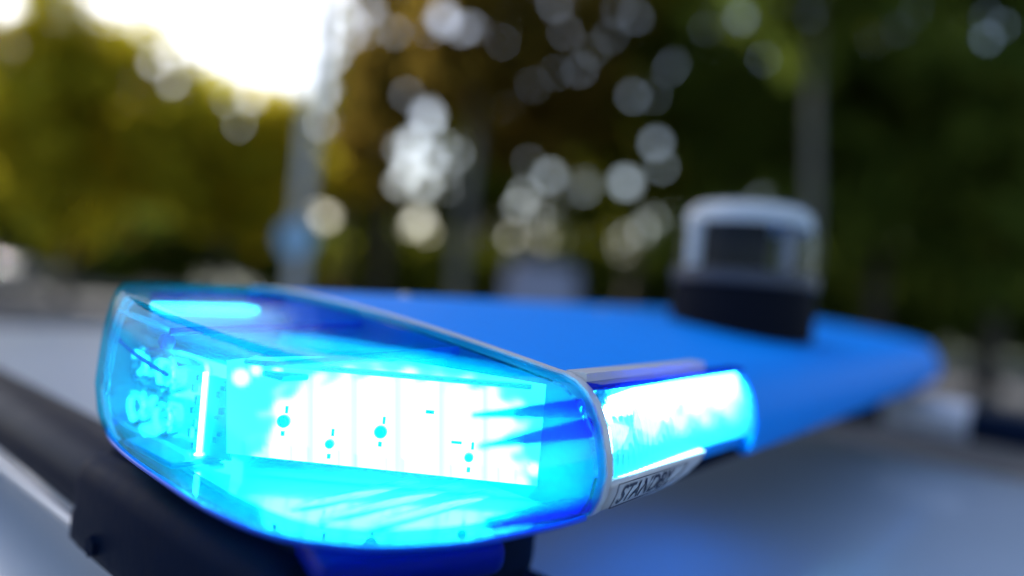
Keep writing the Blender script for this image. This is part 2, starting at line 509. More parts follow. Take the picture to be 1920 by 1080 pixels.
# ribs moulded into the lens roof, running along the bar, and the crease across the nose
def lens_top(u, v):
    return zsh(v) + .0028
def rib(path, w=.0016, h=.0028, w2=None, mat=None):
    return bpart('lens_rib', tube(path, list(np.linspace(w, w2 or w, len(path))), 8, h / w), mat or M_RIB, lens, 60)
rib([(u, .150 - .02 * (u + .117), -.0352 - .0048 * (-u / .117)) for u in np.linspace(-.117, -.002, 14)], .0015, .0020, .0019, M_RIBD)
rib([(u, .067 - .08 * (u + .124), -.0400 - .0042 * ((-u - .01) / .114)) for u in np.linspace(-.116, -.010, 14)], .0012, .0018, .0020, M_RIBD)
rib([(u, .232, lens_top(u, .232) - .006 - .004 * max(0, (-u - .06) / .05)) for u in np.linspace(-.092, -.004, 14)])
rib([(u, -.004 - .3 * (u + .05), -.056 + .02 * u) for u in np.linspace(-.060, -.004, 8)], .0008, .0012, .0030)
rib([(u, -.014 - .2 * (u + .05), -.064 + .05 * u) for u in np.linspace(-.066, -.004, 8)], .0008, .0012, .0034)
rib([(u, -.020 - .12 * (u + .05), -.0985) for u in np.linspace(-.062, -.004, 8)], .0012, .0016, .0034)
rib([(u, -.010 - .12 * (u + .05), -.1010) for u in np.linspace(-.055, -.004, 8)], .0016)
# bevel strip inside the nose, below the shoulder
idx = [i for i, p in enumerate(OUT) if .13 < p[1] < .275 and p[0] < -.06]
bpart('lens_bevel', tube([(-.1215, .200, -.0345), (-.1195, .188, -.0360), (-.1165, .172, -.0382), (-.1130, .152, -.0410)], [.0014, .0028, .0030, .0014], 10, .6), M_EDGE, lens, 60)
bpart('lens_boss', lathe([(0, .0045), (.003, .0035), (.0042, .0), (.003, -.0035), (0, -.0045)], 14, None, (-.1110, .1665, -.0470)), M_RIBD, lens, 60)
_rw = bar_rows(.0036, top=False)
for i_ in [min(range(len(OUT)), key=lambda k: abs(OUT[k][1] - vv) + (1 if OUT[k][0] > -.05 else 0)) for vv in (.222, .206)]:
    bpart('lens_bevel', tube([r_[i_] for r_ in _rw], .0011, 8), M_EDGE, lens, 60)  # bright rim highlights, drawn as frosted tubes
pth = [(OUT[i][0] + INW[i][0] * .008, OUT[i][1] + INW[i][1] * .008, zsh(OUT[i][1]) - .026) for i in idx]
bpart('lens_bevel', tube(pth, .0010, 8, 1), M_RIB, lens, 60)
pth = [(p[0] + n[0] * .0075, p[1] + n[1] * .0075, -.0900 + .002 * math.sin(i * .3)) for i, (p, n) in enumerate(zip(OUT, INW)) if 20 < i < 75]
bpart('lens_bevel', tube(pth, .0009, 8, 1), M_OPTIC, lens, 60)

# base under the lens and under the whole bar
LBAR = 1.06
UEND = LBAR - 0.0
def mirror_u(p): return (UEND - .0 - p[0], p[1], p[2])
base_in = [(p[0] + n[0] * .034, p[1] + n[1] * .034) for p, n in zip(OUT, INW)]
def slab(poly, z0, z1):
    n = len(poly)
    V = [(x, y, z0) for x, y in poly] + [(x, y, z1) for x, y in poly]
    Fc = [tuple(range(n))[::-1], tuple(range(n, 2 * n))] + [(i, (i + 1) % n, n + (i + 1) % n, n + i) for i in range(n)]
    bm = bmesh.new(); bv = [bm.verts.new(p) for p in V]
    for f in Fc: bm.faces.new([bv[i] for i in f])
    return bm_mesh(bm)
bpart('base_plate', slab(base_in, -.1165, -.1085), M_BLACK, None, 40)
bpart('blue_glow_block', boxm((-.060, .040, -.1225), (.084, .070, .018), Matrix.Rotation(-.35, 3, 'Z'), .008, 4), M_GLOWBLK, None, 50)  # solid block whose deep blue stands in for the glow under the nose
bpart('added_spill_lamp', boxm((.19, .035, -.1202), (.20, .016, .0010)), M_SPILL)  # added light, unseen, for the blue spill on the roof
bpart('chassis', slab([(.006, .0), (UEND, .0), (UEND, .26), (.006, .26)], -.1195, -.0990), M_BLACK, None, 40)
tray_in = [(p[0] + n[0] * .024, p[1] + n[1] * .024) for p, n in zip(OUT, INW)]
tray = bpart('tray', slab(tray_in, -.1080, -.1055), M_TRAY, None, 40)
bpart('lens_foot', loft([[(p[0] + n[0] * d, p[1] + n[1] * d, -.1058) for p, n in zip(OUT, INW)] for d in (.0108, .017, .0255)]), M_LENS, lens, 60)
for v, a, b in ((.024, -.108, -.012), (.042, -.116, -.006), (.060, -.118, -.030)):
    uu = np.linspace(a + .016, b, 12)
    bpart('ridge', tube([(u, v + .02 * (u + .06), -.1054) for u in uu], [.0048 * min(1, .15 + 2.2 * math.sin(math.pi * (k + .2) / 12.5)) for k in range(12)], 12, .30), M_TRAY, tray, 60)

# corner lamp module facing the photographer
A = Vector((-.096, .117, 0)); B = Vector((.000, .000, 0))
tv = (B - A).normalized(); nv = Vector((-tv.y, tv.x, 0))
if nv.dot(Vector((-1, -1, 0))) < 0: nv = -nv
MODLEN = (B - A).length
MF = Matrix(((tv.x, -nv.x, 0), (tv.y, -nv.y, 0), (0, 0, 1)))      # local x along the module, local -y outward
def onmod(t, o, z):                                                # t along, o outward, z height
    p = A + tv * t + nv * o
    return Vector((p.x, p.y, z))
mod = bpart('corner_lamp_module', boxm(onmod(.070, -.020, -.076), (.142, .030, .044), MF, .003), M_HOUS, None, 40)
bpart('top_shelf', boxm(onmod(.070, -.014, -.0505), (.140, .030, .003), MF, .001), M_TRAY, mod, 40)
def mod_tz(px, py):
    """photograph pixel on the module's front plane, as (distance along, height)"""
    d = FWD + RGT * (px - 960) / FPX - UPV * (py - 540) / FPX
    dl = np.array([d @ UD, d @ VD, d[2]]); c0 = np.array([-(ORG[:2] @ UD[:2]), -(ORG[:2] @ VD[:2]), 0])
    k = (nv.x * (A.x - c0[0]) + nv.y * (A.y - c0[1])) / (nv.x * dl[0] + nv.y * dl[1])
    p = c0 + dl * k
    return (p[0] - A.x) * tv.x + (p[1] - A.y) * tv.y, p[2]
def lit_shape(name, pix, mat, depth=.005, out=0.0):
    P = [mod_tz(*q) for q in pix]
    n = len(P)
    V = [onmod(t, out, z) for t, z in P] + [onmod(t, out - depth, z) for t, z in P]
    bm = bmesh.new(); bv = [bm.verts.new(p) for p in V]
    bm.faces.new(bv[:n]); bm.faces.new(bv[n:][::-1])
    for i in range(n): bm.faces.new((bv[i], bv[(i + 1) % n], bv[n + (i + 1) % n], bv[n + i]))
    return bpart(name, bm_mesh(bm), mat, mod)
CORE = [(492, 866), (490, 838), (512, 812), (506, 776), (526, 748), (566, 722), (612, 706), (690, 698), (760, 700), (830, 712), (900, 724), (940, 738), (966, 760),
        (974, 800), (956, 822), (966, 846), (976, 866), (984, 890), (984, 915), (980, 940), (600, 900), (486, 885)]
EXTRA = [(452, 708, 15), (480, 694, 9), (520, 690, 7), (1000, 880, 12)]
NX, NZ = 96, 40
xs_ = np.linspace(425, 1030, NX)
V, Fc, PW = [], [], []
def inside_dist(x, y):
    d, ins = 1e9, False
    for k in range(len(CORE)):
        (x1, y1), (x2, y2) = CORE[k], CORE[(k + 1) % len(CORE)]
        t = max(0, min(1, ((x - x1) * (x2 - x1) + (y - y1) * (y2 - y1)) / ((x2 - x1) ** 2 + (y2 - y1) ** 2 + 1e-9)))
        d = min(d, math.hypot(x - x1 - t * (x2 - x1), y - y1 - t * (y2 - y1)))
        if (y1 > y) != (y2 > y) and x < (x2 - x1) * (y - y1) / (y2 - y1 + 1e-12) + x1: ins = not ins
    return d if ins else -d
for x in xs_:
    ytop = float(np.interp(x, [425, 480, 600, 760, 1030], [676, 670, 668, 676, 722]))
    ybot = 850 + (x - 425) * (911 - 850) / (1005 - 425)
    for k in range(NZ):
        y = ytop + (ybot - ytop) * k / (NZ - 1)
        wob = 7 * math.sin(x * .11 + 1.3 * math.sin(y * .07)) + 5 * math.sin(y * .16 + x * .045)
        d = inside_dist(x, y) + wob
        p = .045 + .95 / (1 + math.exp(-d / 4.2))
        for ex, ey, er in EXTRA: p = max(p, 1.0 / (1 + math.exp((math.hypot(x - ex, y - ey) - er) / 2.5)))
        p *= 1 - .42 * (max(0, math.cos((x - 500) * 2 * math.pi / 82)) ** 8) * (1 if d > 0 else 0)
        # darker seams between the moulded cells low on the panel
        if y > ybot - 26: p *= 1 - .35 * max(0, math.sin(x * .21)) ** 6
        V.append(onmod(mod_tz(x, y)[0], .0, mod_tz(x, y)[1])); PW.append(p)
for i in range(NX - 1):
    for k in range(NZ - 1): Fc.append((i * NZ + k, i * NZ + k + 1, (i + 1) * NZ + k + 1, (i + 1) * NZ + k))
me = mesh(V, Fc)
at_ = me.attributes.new('power', 'FLOAT', 'POINT'); at_.data.foreach_set('value', PW)
bpart('lamp_optic', me, M_PANEL, mod, 60)
lit_shape('optic_end', [(1032, 790), (1078, 796), (1064, 905), (1030, 905)], M_LEDB)
for t, z, r in ((.022, -.0775, .0031), (.069, -.0785, .0031), (.045, -.0865, .0022), (.1125, -.0870, .0022)):
    c = onmod(t, .0018, z)
    RX = MF @ Matrix.Rotation(math.pi / 2, 3, 'X')
    me = lathe([(0, .0012), (r * .55, .0012), (r * .6, .0005), (r * .85, .0005), (r, .0), (r, -.002)], 16, RX, c)
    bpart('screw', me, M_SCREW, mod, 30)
    bpart('led_mark', boxm(onmod(t + .0004, .0022, z - .0056), (.0016, .001, .0022), MF), M_SCREW, mod)
    bpart('led_mark', boxm(onmod(t + .0014, .0022, z + .0060), (.0012, .001, .0034), MF), M_SCREW, mod)
bpart('led_mark', boxm(onmod(.092, .0022, -.0665), (.004, .001, .0016), MF), M_SCREW, mod)
bpart('led_mark', boxm(onmod(.106, .0022, -.0800), (.005, .001, .0012), MF), M_SCREW, mod)

# end lamp module with two clear collimators, facing out of the car
em = bpart('end_lamp_module', boxm((-.068, .196, -.080), (.012, .090, .050), None, .003), M_HOUS, None, 40)
bpart('circuit_board', boxm((-.0735, .176, -.080), (.0015, .050, .046)), M_DARKB, em)
bpart('lamp_optic', boxm((-.0750, .208, -.078), (.0015, .124, .046), None, .0005), M_LEDB, em)
bpart('shade', boxm((-.084, .196, -.0525), (.022, .084, .003), Matrix.Rotation(.25, 3, 'Y'), .001), M_DARKB, em)
bpart('floor_shade_pad', boxm((-.1035, .165, -.1035), (.028, .055, .003), None, .001), M_DARKB, em)  # dark plate stands in for the shaded floor under the module
RY = Matrix.Rotation(-math.pi / 2, 3, 'Y')
M_GLASS = plain('collimator glass', (0.75, 0.95, 1.0), 0.02)
M_GLASS.node_tree.nodes['Principled BSDF'].inputs['Transmission Weight'].default_value = 1.0
M_GLASS.node_tree.nodes['Principled BSDF'].inputs['IOR'].default_value = 1.49
for v in (.186, .219):
    for z in (-.0675, -.0905):
        me = lathe([(0, 0), (.0035, .0), (.006, .004), (.0092, .010), (.0112, .019), (.0118, .0235), (.0105, .0245), (.006, .0235), (.004, .016), (0, .0155)], 24, RY, (-.0770, v, z))
        bpart('collimator', me, M_GLASS, em, 50)
        bpart('led_chip', lathe([(0, .0022), (.003, .0018), (.0034, 0)], 12, RY, (-.0795, v, z)), M_LED, em, 40)
bpart('side_board', boxm((-.0955, .136, -.082), (.0015, .018, .040), Matrix.Rotation(.35, 3, 'Z')), M_TRAY, em)
for k in range(9):
    bpart('board_chip', boxm((-.0975 + .0005 * (k % 3), .131 + .0045 * (k % 3), -.066 - .0038 * k), (.0016, .0024, .002 + .0012 * (k % 2)), Matrix.Rotation(.35, 3, 'Z')), (M_DARKB, M_CHROME, M_SCREW)[k % 3], em)
bpart('light_rod', tube([(-.100, .145, z) for z in np.linspace(-.060, -.1045, 8)], .0014, 8), M_LEDS, em, 60)
bpart('rod_foot', lathe([(0, .003), (.0022, .0022), (.003, 0), (.0022, -.0022), (0, -.003)], 14, None, (-.100, .145, -.1035)), M_LEDS, em, 60)
for k in range(7):
    bpart('board_chip', boxm((-.0995, .152 + .004 * (k % 2), -.064 - .0058 * k), (.002, .003, .003 + .001 * (k % 3))), (M_DARKB, M_SCREW, M_CHROME)[k % 3], em)
bpart('post', boxm((-.090, .1545, -.085), (.004, .006, .042), None, .001), M_HOUS, em, 40)

# rear lamp module seen through the lens roof
rm = bpart('rear_lamp_module', boxm((-.045, .236, -.062), (.085, .020, .050), None, .003), M_HOUS, None, 40)
bpart('lamp_optic', boxm((-.058, .232, -.0345), (.060, .020, .003), None, .001), M_LEDW, rm, 60)
bpart('heat_sink', boxm((-.018, .13, -.070), (.030, .12, .050), None, .003), M_HOUS, None, 40)
bpart('deck', boxm((-.048, .155, -.0555), (.084, .125, .003), None, .001), M_COVER, None, 40)
# silver trim ring over the seam
def section(inset, umin):
    rows = bar_rows(-inset)
    a = [(r[0][1], r[0][2]) for r in rows]; b = [(r[-1][1], r[-1][2]) for r in rows]
    return a + b[::-1][1:]
sec = section(.0008, 0); sec2 = section(-.004, 0)
bm = bmesh.new()
bm.faces.new([bm.verts.new((-.0030, y, z)) for y, z in section(-.0042, 0)])
bmesh.ops.solidify(bm, geom=bm.faces[:], thickness=.0018)
bpart('seam_bulkhead', bm_mesh(bm), M_COVER)
V, Fc = [], []
for u, sc in ((.0004, sec2), (.0004, sec), (.0060, sec), (.0060, sec2)):
    V += [(u, y, z) for y, z in sc]
n = len(sec)
for i in range(3):
    for k in range(n - 1): Fc.append((i * n + k, i * n + k + 1, (i + 1) * n + k + 1, (i + 1) * n + k))
bpart('seam_trim', mesh(V, Fc), M_TRIM, None, 40)

# blue cover: top sheet over the side lamp, then the full hull to the far end
sec0 = section(0, 0)
NS = len(sec0); NSH = len(SIDE)
SL0, SL1 = .0064, .196                        # the side lamp's extent along the bar
top_sec = sec0[NSH - 3:]                      # from the front shoulder over the top to the back foot
us = [SL0, .05, .10, .15, SL1]
V = [(u, y, z) for u in us for y, z in top_sec]; n = len(top_sec)
Fc = [(i * n + k, i * n + k + 1, (i + 1) * n + k + 1, (i + 1) * n + k) for i in range(len(us) - 1) for k in range(n - 1)]
cov = bpart('cover', mesh(V, Fc), M_COVER, None, 50)
rows = [[] for _ in range(NS)]
us = [SL1, .3, .5, .7, .9, UEND]
V = [(u, y, z) for u in us for y, z in sec0]
Fc = [(i * NS + k, i * NS + k + 1, (i + 1) * NS + k + 1, (i + 1) * NS + k) for i in range(len(us) - 1) for k in range(NS - 1)]
# end wall of the hull beside the side lamp
Fc.append(tuple(range(NSH + 6)))
bpart('cover', mesh(V, Fc), M_COVER, None, 50)
far = [[(UEND - p[0], p[1], p[2]) for p in r] for r in bar_rows()]
bpart('far_end_cover', loft(far, True), M_COVER, None, 50)
bpart('base_plate', slab([(UEND - x, y) for x, y in base_in], -.1195, -.1060), M_BLACK, None, 40)
# two small discs standing in for bright reflection specks on the cover
for u, v in ((.11, .235), (.36, .20)):
    bpart('cover_glint', lathe([(0, .003), (.003, .0028), (.0045, .0015), (.005, 0)], 16, None, (u, v, zsh(v) + .002)), M_TRIM, cov, 40)

# side lamp: silver frame, fluted lens, reflectors and LEDs, name plate
def front(z):                                  # v of the front face at height z
    zz = [s[1] for s in sec0[:NSH + 2]]; vv = [s[0] for s in sec0[:NSH + 2]]
    return float(np.interp(z, zz, vv))
fr = bpart('side_lamp_frame', slab([(SL0, -.0130), (.150, -.0105), (.150, -.001), (SL0, -.001)], -.0462, -.0412), M_TRIM, None, 40)
zs = np.linspace(-.0870, -.0480, 10)
nu = 150
V, Fc = [], []
for i in range(nu + 1):
    u = SL0 + .0006 + (SL1 - .002 - SL0) * i / nu
    f = .0009 * abs(math.sin(i * math.pi / 4))
    e = max(0.0, (i - nu + 6) / 6.0)
    for z in zs: V.append((u, front(z) - .0005 - f + .010 * e * e, z + .0015 * math.sin(i / nu * 3)))
m_ = len(zs)
Fc = [(i * m_ + k, (i + 1) * m_ + k, (i + 1) * m_ + k + 1, i * m_ + k + 1) for i in range(nu) for k in range(m_ - 1)]
slens = bpart('side_lens', mesh(V, Fc), M_FLUTE, None, 25)
bpart('lens_edge', slab([(SL0, -.0215), (SL1 - .004, -.0205), (SL1 - .004, -.006), (SL0, -.006)], -.0478, -.0452), M_RIB, slens, 40)
hs = bpart('side_lamp_housing', boxm(((SL0 + SL1) / 2, .006, -.068), (SL1 - SL0 - .004, .008, .040), None, .002), M_CHROME, None, 40)
bpart('side_skirt', boxm((.1545, -.0135, -.0935), (.086, .023, .010), None, .004), M_COVER, hs, 40)
bpart('side_floor', boxm((.060, -.012, -.0885), (.105, .032, .002)), M_TRAY, hs)
RXf = Matrix.Rotation(math.pi / 2, 3, 'X')
for k in range(5):
    u = .030 + .036 * k
    me = lathe([(.004, .0), (.009, .003), (.0145, .010), (.0168, .018)], 24, RXf, (u, .001, -.0655))
    bpart('reflector', me, M_CHROME, hs, 60)
    bpart('led_chip', lathe([(0, .009), (.0045, .008), (.0065, .004), (.007, 0)], 16, RXf, (u, -.001, -.0655)), M_LEDS, hs, 60)
top_l = [(SL1 - .012, -.0505), (.10, -.0500), (.045, -.0505), (.022, -.0530)]
bot_l = []
for i in range(41):
    u = .022 + (SL1 - .012 - .022) * i / 40
    bot_l.append((u, -.0605 - .0125 * (abs(math.cos((u - .03) / .044 * math.pi + .6 * math.sin(u * 40))) ** .7) * (0.25 + .75 * min(1, (u - .02) / .08)) * (.72 + .28 * math.sin(u * 173 + 1.0)) + .0012 * math.sin(u * 611)))
poly = bot_l + top_l
bm = bmesh.new()
f_ = [bm.verts.new((u, -.0185, z)) for u, z in poly]; b_ = [bm.verts.new((u, -.0165, z)) for u, z in poly]
bm.faces.new(f_); bm.faces.new(b_[::-1])
for i in range(len(poly)): bm.faces.new((f_[i], f_[(i + 1) % len(poly)], b_[(i + 1) % len(poly)], b_[i]))
bpart('led_strip', bm_mesh(bm), M_LEDS, hs)

# plate under the side lamp with its raised border and lettering
pl = []
for u, zl in ((SL0, -.1066), (.03, -.1064), (.06, -.1056), (.08, -.1035), (.095, -.0995), (.105, -.0945), (.110, -.0895)): pl.append((u, zl))
V, Fc = [], []
for u, zl in pl:
    for k in range(6):
        z = zl + (-.0885 - zl) * k / 5
        V.append((u, front(max(z, -.1052)) - .0016 + (.004 if z < -.1058 else 0), z))
for i in range(len(pl) - 1):
    for k in range(5): Fc.append((i * 6 + k, (i + 1) * 6 + k, (i + 1) * 6 + k + 1, i * 6 + k + 1))
plate = bpart('name_plate', mesh(V, Fc), M_TRIM, None, 40)
sm = plate.modifiers.new('thick', 'SOLIDIFY'); sm.thickness = .004; sm.offset = -1
plate['label'] = 'grey plate with dark italic lettering under the side lamp'
def plate_pt(u, z, o): return (u, front(z) - .0016 - o, z)
bord = [(.0125, -.0908), (.0125, -.1035), (.060, -.1030), (.080, -.0985), (.088, -.0920), (.0125, -.0908)]
for a, b in zip(bord[:-1], bord[1:]):
    bpart('plate_line', tube([plate_pt(a[0] + (b[0] - a[0]) * t, a[1] + (b[1] - a[1]) * t, .0002) for t in (0, .33, .66, 1)], .00022, 6), M_INK, plate)
cu = bpy.data.curves.new('lettering', 'FONT')
cu.body = 'STANDBY'; cu.size = .0130; cu.shear = .35; cu.offset = .00022; cu.space_character = 1.0
to = bpy.data.objects.new('lettering', cu); COL.objects.link(to)
bpy.context.view_layer.update()
tm = bpy.data.meshes.new_from_object(to.evaluated_get(bpy.context.evaluated_depsgraph_get()))
bpy.data.objects.remove(to)
wtx = max(v.co.x for v in tm.vertices)
for v in tm.vertices:
    u = .0150 + v.co.x * (.058 / wtx); z = -.1016 + v.co.y
    v.co = plate_pt(u, z, .0004)
bpart('lettering', tm, M_INK, plate)

# clamps that hold the bar on the rails
def clamp(u):
    sg = 1 if u < .4 else -1
    cl = bpart('rail_clamp', boxm((u, .16, RAILZ - .001), (.074, .22, .060), None, .014, 3), M_BLACK, None, 40)
    bpart('clamp_rib', boxm((u - sg * .004, .16, RAILZ + .0305), (.030, .200, .004), None, .0015), M_BLACK, cl, 40)
    bpart('clamp_lip', boxm((u - sg * .031, .16, RAILZ - .014), (.010, .216, .020), None, .003), M_BLACK, cl, 40)
    bpart('clamp_bracket', boxm((u + sg * .012, .16, -.127), (.040, .16, .018), None, .004), M_BLACK, cl, 40)
    for v in (.095, .225):
        bpart('clamp_bolt', lathe([(0, .004), (.006, .004), (.0065, 0)], 6, Matrix.Rotation(-sg * math.pi / 2, 3, 'Y'), (u - sg * .036, v, RAILZ - .014)), M_BLACK, cl)
ft = bpart('shadow_foot', boxm((.022, .13, -.152), (.110, .16, .066), None, .018, 4), M_BLACK, None, 40)  # black block darkens the roof where the bar's shadow falls
bpart('shadow_foot_pad', boxm((.022, .13, -.187), (.125, .175, .010), None, .004), M_BLACK, ft, 40)
clamp(RAILU); clamp(2 * UMID - RAILU)

# ------------------------------------------------------------------ beacon standing on the bar
BU, BV = .475, .092
bl = ORG + UD * BU + VD * BV; bl[2] = EYE + zsh(BV) - .002
beacon = empty('beacon', tuple(bl), ROTZ)
beacon.scale = (1, 1, .94)
tag(beacon, 'round beacon with clear dome and black foot standing on the blue light bar', 'beacon')
RB = .076
M_BFOOT = plain('matt black beacon foot', (0.004, 0.005, 0.009), 0.7, 0, 0, 0.06)
obj('foot', lathe([(0, 0), (RB, 0), (RB, .05), (RB * .985, .056), (RB * .9, .058), (0, .058)], 40), M_BFOOT, beacon, 40)
M_DOME = clear('clear beacon dome', (0.90, 0.93, 0.95), (0.8, 0.82, 0.85), 0.010, 0.04, 0.012)
M_FROSTHL = plain('frosted white dome highlight', (0.50, 0.51, 0.51), 0.5)
M_POLE = plain('grey inner pole', (0.16, 0.17, 0.21), 0.4)
M_LIP = plain('dark grey lip', (0.045, 0.05, 0.065), 0.4, 0, 0, 0.3)
dome = obj('dome', lathe([(RB * .97, .058), (RB * .955, .10), (RB * .93, .130), (RB * .86, .146), (RB * .72, .152), (0, .154)], 40), M_DOME, beacon, 60)
obj('lip', lathe([(RB * .98, .058), (RB * 1.02, .060), (RB * 1.02, .072), (RB * .96, .074)], 40), M_LIP, beacon, 40)
obj('cap', lathe([(0, .132), (RB * .80, .130), (RB * .885, .126), (RB * .87, .140), (RB * .70, .1495), (0, .151)], 40), M_FROSTHL, beacon, 40)  # light grey cap, whitened for the sky's light on the dome's top
# inner drum, and a white column painted in as the dome's lit left side
dc = Matrix.Rotation(-ROTZ, 3, 'Z') @ Vector((-.020, -.012, 0))
obj('drum', lathe([(0, .060), (.039, .060), (.039, .1285), (0, .1285)], 28, None, tuple(dc)), M_BFOOT, beacon, 40)
lc = Matrix.Rotation(-ROTZ, 3, 'Z') @ Vector((-.063, -.022, 0))
obj('column', boxm((lc.x, lc.y, .094), (.014, .014, .070), Matrix.Rotation(-ROTZ, 3, 'Z'), .003), M_FROSTHL, beacon, 40)
lc = Matrix.Rotation(-ROTZ, 3, 'Z') @ Vector((.027, -.046, 0))
obj('column', boxm((lc.x, lc.y, .094), (.013, .010, .070), Matrix.Rotation(-ROTZ, 3, 'Z'), .003), M_POLE, beacon, 40)

# ------------------------------------------------------------------ cars in the background
def place(px, Y):
    p = at(px, horizon(px), Y); return (p[0], p[1], 0.0)
SALOON = [(-2.2, .62, .55, 'body'), (-2.12, .78, .62, 'body'), (-1.15, .95, .72, 'body'), (-.35, 1.42, .56, 'glass'),
          (.0, 1.45, .57, 'roof'), (.9, 1.43, .56, 'roof'), (1.55, 1.02, .68, 'glass'), (2.15, .96, .66, 'body'), (2.22, .45, .62, 'body')]
VAN = [(-2.5, .85, .70, 'body'), (-2.42, 1.05, .74, 'body'), (-1.85, 1.25, .80, 'body'), (-1.15, 2.20, .76, 'glass'),
       (-.8, 2.28, .78, 'roof'), (2.3, 2.28, .78, 'roof'), (2.45, 2.15, .78, 'body'), (2.5, .5, .78, 'body')]
c = make_car('white_car', place(-25, 25), math.radians(75), M_WHITEP, SALOON)
tag(c, 'white parked car at the far left beyond the roof', 'car')
c = make_car('red_van', place(716, 27), math.radians(170), M_REDP, VAN, belt=1.25, wb=.95)
tag(c, 'dark red van in the distance right of the grey lamp post', 'van')
c = make_car('dark_van', place(1020, 16), math.radians(-4), M_NAVYP, VAN, belt=1.25, wb=.95, screen=plain('windscreen with pale sky sheen', (0.16, 0.17, 0.23), 0.2, 0, 0, 0.9))  # pale base colour stands in for the sky reflected in the windscreen
tag(c, 'dark navy van behind the light bar under the trees', 'van')

# ------------------------------------------------------------------ street lamp with a round blue sign
pp = place(560, 11)
lamp = empty('street_lamp', pp)
tag(lamp, 'tall grey lamp post rising from behind the end lens', 'street lamp')
M_POST = plain('galvanised post', (0.36, 0.38, 0.40), 0.5, 0.3, 0, 0.5, 0.15, 6)
obj('post', tube([(0, 0, z) for z in np.linspace(0, 7.6, 9)], list(np.linspace(.135, .09, 9)), 16), M_POST, lamp, 60)
obj('base_collar', lathe([(.19, 0), (.19, .25), (.145, .32)], 20), M_POST, lamp, 40)
obj('arm', tube([(0, 0, 7.5), (.1, 0, 7.9), (.5, 0, 8.15), (1.2, 0, 8.2)], .04, 10), M_POST, lamp, 60)
obj('lamp_head', boxm((1.5, 0, 8.19), (.7, .26, .12), None, .04), M_POST, lamp, 40)
sg = empty('round_sign', (pp[0] - .02, pp[1] - .16, 0))
M_SIGN = plain('blue sign face', (0.20, 0.45, 0.72), 0.35)
tag(sg, 'round blue traffic sign fixed to the grey lamp post', 'sign')
zc = at(551, 447, 11)[2]
RXs = Matrix.Rotation(math.pi / 2, 3, 'X')
obj('sign_face', lathe([(0, .006), (.255, .006), (.255, -.006), (0, -.006)], 32, RXs, (0, 0, zc)), M_SIGN, sg, 40)
obj('sign_rim', lathe([(.255, .010), (.285, .010), (.285, -.008), (.255, -.008)], 32, RXs, (0, 0, zc)), M_WHITEP, sg, 40)
obj('sign_bracket', boxm((0, .04, zc), (.06, .06, .3), None, .005), M_POST, sg, 40)

# ------------------------------------------------------------------ trees
M_BARK = plain('grey bark', (0.15, 0.145, 0.13), 0.9, 0, 0, 0.2, 0.35, 12, 0.8)
M_BARKD = plain('dark bark', (0.055, 0.045, 0.036), 0.9, 0, 0, 0.2, 0.35, 12, 0.8)
LEAF = {
    'gold': leafmat('yellow green leaves', (0.33, 0.36, 0.03), (0.50, 0.45, 0.03), (0.66, 0.46, 0.03), 0.7),
    'olive': leafmat('olive leaves', (0.11, 0.16, 0.022), (0.18, 0.20, 0.022), (0.25, 0.22, 0.02), 0.6),
    'brown': leafmat('brown autumn leaves', (0.17, 0.13, 0.025), (0.24, 0.17, 0.03), (0.32, 0.20, 0.03), 0.6),
    'dark': leafmat('dark green leaves', (0.08, 0.13, 0.025), (0.13, 0.18, 0.03), (0.19, 0.22, 0.03), 0.55),
    'yellow': leafmat('bright yellow leaves', (0.20, 0.15, 0.01), (0.35, 0.24, 0.012), (0.45, 0.30, 0.02), 0.5),
}
# openings in the crowns where the sky shows: photograph pixel and radius
GAPS = [(800, 215, 15), (775, 268, 14), (805, 300, 15), (765, 320, 14), (795, 345, 13), (750, 345, 9), (785, 412, 13), (770, 300, 10),
        (612, 408, 12), (985, 365, 10), (1000, 405, 10), (1030, 330, 10), 
        (1175, 342, 14), (1195, 430, 14), (1230, 268, 10), (1185, 180, 7), (1222, 178, 8), (1088, 130, 11), (1060, 60, 9), (1110, 95, 7),
        (830, 32, 14), (865, 55, 8), (690, 15, 8), (655, 70, 9), (690, 60, 5), (645, 20, 6),
        (1390, 35, 14), (1325, 55, 8), (1432, 112, 7), (1535, 5, 9), (1692, 60, 11), (1850, 72, 11), (1880, 50, 8), (1720, 20, 7),
        (325, 100, 10), (350, 60, 10), (8, 10, 24), (470, 180, 9), (1040, 10, 8), (1160, 20, 7), (940, 80, 6), (1000, 160, 5), (1265, 120, 6)]
G = np.array(GAPS, float)
G[(G[:, 1] < 200) & (G[:, 0] > 900), 2] *= .70
G[:, 2] *= .82
_sat = []
for gx, gy, gr in GAPS:
    for k in range(2 if gx < 900 else 1):
        a_ = rng.uniform(0, 2 * math.pi); q_ = rng.uniform(18, 60)
        _sat.append((gx + q_ * math.cos(a_), gy + q_ * math.sin(a_), rng.uniform(2.0, 5.5) * (.7 if gx > 900 and gy < 200 else 1)))
G = np.vstack([G, np.array(_sat)])
